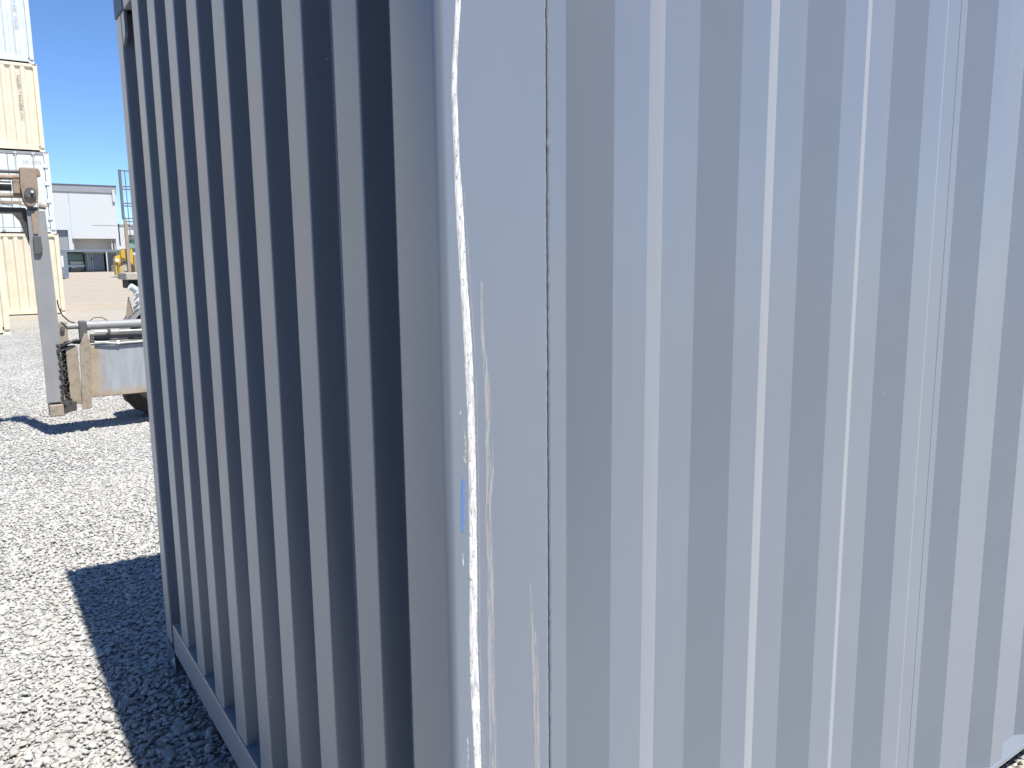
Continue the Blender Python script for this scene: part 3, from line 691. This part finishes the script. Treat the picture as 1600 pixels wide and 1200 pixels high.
# ------------------------------------------------------------------ big container handler far across the yard
hz = ground_z(77)
fh = thing('container_forklift', 'yellow heavy forklift with a tall open lattice mast', 'forklift', (-36.6, 77, hz))
def U_(x0, x1, y0, y1, z0, z1, nm, mt, par=fh, bev=0.0): return box(nm, x0, x1, y0, y1, z0-0.5, z1-0.5, mt, par, bev)
U_(-0.12, 0.10, 0.0, 0.30, 5.95, 10.55, 'mast_rail', M['mast']); U_(0.0, 0.26, -0.05, 0.35, 0.9, 5.95, 'mast_rail', M['dusty'])
U_(1.70, 1.92, 0.0, 0.30, 0.9, 10.55, 'mast_rail', M['mast'])
for z in (10.45, 9.0, 8.75, 7.45, 7.2, 6.05, 5.75, 5.05, 4.1): U_(0.103, 1.697, 0.05, 0.25, z-0.05, z+0.05, 'mast_rung', M['mast'])
tube('lift_cable', [(0.42, 0.1, 10.0), (0.46, 0.1, 3.2)], 0.03, M['rubber'], fh, 6)
tube('mast_brace', [(0.3, 0.1, 5.0), (1.2, 0.1, 4.15)], 0.05, M['mast'], fh, 6)
tube('exhaust', [(-0.30, 1.4, 3.0), (-0.30, 1.4, 5.1)], 0.06, M['darksteel'], fh, 8)
prism('body', [(-0.45, 2.15), (-0.38, 2.5), (0.0, 2.72), (0.55, 2.72), (0.62, 2.3), (0.55, 0.5), (0.15, 0.35), (0.18, 0.9), (0.12, 1.4), (-0.05, 1.72), (-0.25, 1.85), (-0.45, 1.85)], 'y', 0.4, 3.4, M['yellow'], fh, 0.03)
prism('fender', [(-1.05, 0.22), (-0.55, 0.22), (-0.55, 2.1), (-0.95, 2.0), (-1.08, 1.6)], 'y', 0.2, 1.2, M['yellow'], fh, 0.04)
U_(-0.93, -0.83, 0.18, 0.1995, 0.9, 1.7, 'fender_step', M['darksteel'])
tube('headlamp', [(-0.88, 0.25, 1.62), (-0.88, 0.02, 1.62)], 0.17, M['chrome'], fh, 14)
wheel('wheel', fh, -0.18, 0.45, 0.80, 0.80, 0.5, M['tyre'], M['concrete']); wheel('wheel', fh, 3.2, 1.2, 0.80, 0.80, 0.5, M['tyre'], M['concrete'])
U_(0.66, 3.6, 0.6, 3.2, 1.0, 2.65, 'engine_cover', M['dusty'], bev=0.05)
U_(0.34, 1.9, 0.7, 2.4, 2.9, 4.4, 'cab', M['glass'], bev=0.05); U_(0.30, 1.95, 0.65, 2.45, 4.41, 4.55, 'cab_roof', M['dusty'])
U_(-0.30, -0.22, 0.0, 0.10, 2.25, 2.35, 'badge', M['darksteel'])

# ------------------------------------------------------------------ grey containers, shelter, truck and warehouse in the distance
g1 = thing('grey_container', 'blue grey container end beside the tall stack of cream containers', 'container', SB*0 + Vector((-36.6, 77, 0.56)) + RV*-5.03)
box('wall', -2.4, 0.0, 0.0, 6.0, 0.05, 2.40, M['greybox'], g1); box('corner_post', -0.16, 0.012, -0.012, 0.14, 0.0, 2.42, M['greybox'], g1, 0.01)
box('bottom_rail', -2.4, -0.162, -0.014, 0.05, 0.0, 0.16, M['greybox'], g1); box('top_rail', -2.4, -0.162, -0.014, 0.05, 2.30, 2.42, M['greybox'], g1)
box('notice', -0.5, -0.33, -0.012, -0.002, 1.0, 2.0, M['white'], g1)
Dz = ground_z(108); DO = Vector((-54.3, 108, 0))
sh = thing('shelter', 'flat grey shelter roof on slim posts in front of the white warehouse', 'shelter', DO + Vector((0, 0, Dz)) - LV*2)
box('roof', -9.0, 5.0, 0.0, 12.0, 2.60, 2.86, M['greybox'], sh)
for x in (-8.8, -0.04, 4.8):
    for y in (0.1, 11.8): tube('post', [(x, y, 0), (x, y, 2.6)], 0.09, M['lightmetal'], sh, 8)
for x0, x1, lab, dr in ((-2.35, -0.15, 'blue grey container with white locking bars under the shelter roof', True), (0.22, 2.6, 'plain blue grey container under the shelter beside the yellow forklift', False)):
    c = thing('grey_container', lab, 'container', DO + RV*x1 + Vector((0, 0, Dz)), group='containers under the shelter')
    wd = x1-x0
    box('wall', -wd, 0, 0.0, 6.0, 0.12, 2.45, M['greybox'], c); box('top_rail', -wd, 0, -0.03, 0.06, 2.451, 2.56, M['pale'], c)
    for xx in (-wd, -0.14): box('corner_post', xx, xx+0.14, -0.02, -0.001, 0.0, 2.45, M['greybox'], c)
    if dr:
        box('door', -wd+0.15, -wd+1.0, -0.03, -0.001, 0.25, 2.35, M['greybox'], c)
        for q in (0.3, 0.55, 0.85): tube('locking_bar', [(-wd+q, -0.06, 0.1), (-wd+q, -0.06, 2.4)], 0.03, M['pale'], c, 6)
        box('notice', -wd+0.65, -wd+0.95, -0.04, -0.031, 1.55, 1.85, M['under'], c)
pal = thing('pallet_stack', 'low pile of scrap timber beside the forklift and shelter post', 'pallets', DO + RV*0.2 - LV*3 + Vector((0, 0, Dz)))
for k in range(4): box('board', 0.0+0.1*(k % 2), 1.7-0.15*(k % 3), 0.0, 1.0, 0.02+k*0.22, 0.17+k*0.22, M['rusty' if k % 2 else 'mast'], pal)
tr = thing('parked_truck', 'dark truck with a white bumper parked under the shelter', 'truck', DO + RV*-3.5 + LV*0.8 + Vector((0, 0, Dz)))
prism('cab', [(0.0, 0.75), (0.0, 1.5), (0.25, 2.45), (2.0, 2.5), (2.0, 0.75)], 'x', -1.1, 1.1, M['mast'], tr, 0.06)
prism('windscreen', [(-0.012, 1.58), (0.20, 2.36), (0.17, 2.36), (-0.04, 1.58)], 'x', -0.95, 0.95, M['glass'], tr)
box('bumper', -1.15, 1.12, -0.25, -0.02, 0.62, 0.95, M['white'], tr, 0.05)
box('grille', -0.6, 0.95, -0.04, -0.005, 0.97, 1.38, M['lightmetal'], tr, 0.01)
for x in (-0.95, 0.9): tube('headlight', [(x, -0.27, 0.80), (x, -0.245, 0.80)], 0.11, M['chrome'], tr, 10)
box('valance', -0.55, 1.0, -0.2, 0.2, 0.15, 0.6, M['dusty'], tr, 0.03)
for x in (-0.85, 0.85): wheel('wheel', tr, x, 0.9, 0.48, 0.48, 0.3, M['tyre'], M['lightmetal'])
box('load_bed', -1.15, 1.15, 2.2, 7.0, 0.85, 2.3, M['under'], tr)

BO = Vector((-65.2, 135, ground_z(135)))
wh = thing('warehouse', 'large white warehouse with grey fascia and a recessed loading bay', 'building', BO)
bz = BO.z; ww = M['wallwhite']
def P_(nm, x0, x1, z0, z1, y0=0.0, y1=0.25, mt=ww, bev=0.0): return box(nm, x0, x1, y0, y1, z0-bz, z1-bz, mt, wh, bev)
for x0, x1 in ((-40, -28.0), (-27.95, -14.0), (-13.95, -6.96), (-6.91, 0.0)): P_('wall_panel', x0, x1, 8.15, 13.4, mt=ww)
P_('fascia', -40.2, 0.15, 13.42, 14.5, -0.15, 0.3, M['fascia']); P_('coping', -40.3, 0.2, 14.501, 14.62, -0.25, 0.4, M['mast'])
for x0, x1 in ((-40, -9.05), (-7.35, -6.96)): P_('wall_panel', x0, x1, bz, 8.08)
P_('wall_panel', -9.0, -7.4, 7.4, 8.08); P_('wall_panel', -6.91, 0.0, 6.0, 8.08); P_('wall_panel', -0.55, 0.0, bz, 5.98)
P_('roller_door', -9.0, -7.4, bz, 7.38, 0.6, 0.7, M['fascia'])
P_('bay_soffit', -6.95, -0.4, 6.0, 6.1, 0.26, 2.59, M['concrete']); P_('bay_back_wall', -6.95, -0.4, bz, 6.0, 2.6, 2.8); P_('bay_side_wall', -7.1, -6.96, bz, 6.0, 0.26, 2.6)
for x in (-6.9, -1.2, -0.75): P_('column', x, x+0.16, bz, 5.98, 0.4, 0.6)
P_('downpipe', -0.55, -0.15, 12.0, 13.9, -0.32, -0.16, M['wallwhite'])
P_('roof', -40, 0, 13.6, 13.9, 0.3, 30, M['fascia']); P_('end_wall', -0.25, -0.02, bz, 13.5, 0.31, 30)
P_('annex_wall', 0.02, 14, bz, 8.1, 0.6, 0.85); P_('annex_coping', 0.02, 14, 8.11, 8.4, 0.5, 0.95, M['fascia'])

# two unseen containers, added to keep stray light off the grey container's folds
yard_container('added_blue_container', 'added dark blue container, out of view, cutting stray light on the grey container', M['navy'], C0 + LV*-8.0 + RV*-0.6, 2.591)
yard_container('added_blue_container', 'second added dark blue container, out of view, stacked to cut more stray light', M['navy'], C0 + LV*-8.0 + RV*-0.62 + Vector((0, 0, 2.595)), 2.591)

# unseen row of end-on boxes, added as a pale reflection for the end wall
def row_meshes(material):
    out = []
    bm = bmesh.new(); add_box(bm, -2.43, -0.008, 0.08, 6.05, 0.05, 2.70); out.append(('body', bm))
    for x0 in (-2.438, -0.14):
        bm = bmesh.new(); add_box(bm, x0, x0+0.14, 0.0, 0.079, 0.0, 2.74); out.append(('corner_post', bm))
    for z0, z1 in ((0.03, 0.18), (2.60, 2.72)):
        bm = bmesh.new(); add_box(bm, -2.297, -0.141, 0.005, 0.075, z0, z1); out.append(('rail', bm))
    for k in range(7):
        a = -2.20+k*0.30
        bm = bmesh.new(); add_box(bm, a, a+0.14, 0.02, 0.0795, 0.185, 2.595, 0.012); out.append(('wall_rib', bm))
    res = []
    for nm, bm in out:
        me = bpy.data.meshes.new(nm); bmesh.ops.recalc_face_normals(bm, faces=bm.faces); bm.to_mesh(me); bm.free(); me.materials.append(material); res.append((nm, me))
    return res
ROW = {k: row_meshes(M[k]) for k in ('cream', 'white', 'pale')}
WORD = {'cream': 'cream', 'white': 'white', 'pale': 'pale grey'}
seq = ['cream', 'pale', 'cream', 'white', 'cream', 'cream', 'white']
for c in range(7):
    for lv in range(5):
        kind = seq[(c*3+lv*2+c//2) % 7]
        t = thing('added_row_container', WORD[kind] + ' container end in the unseen stacked row added for the end wall to reflect', 'container', SB + RV*(-3.0-2.62*c+rnd.uniform(-0.04, 0.04)) + Vector((0, 0, lv*2.742)), PSI, WORD[kind] + ' containers in the added row')
        for nm, me in ROW[kind]:
            o = bpy.data.objects.new(nm, me); COL.objects.link(o); o.parent = t
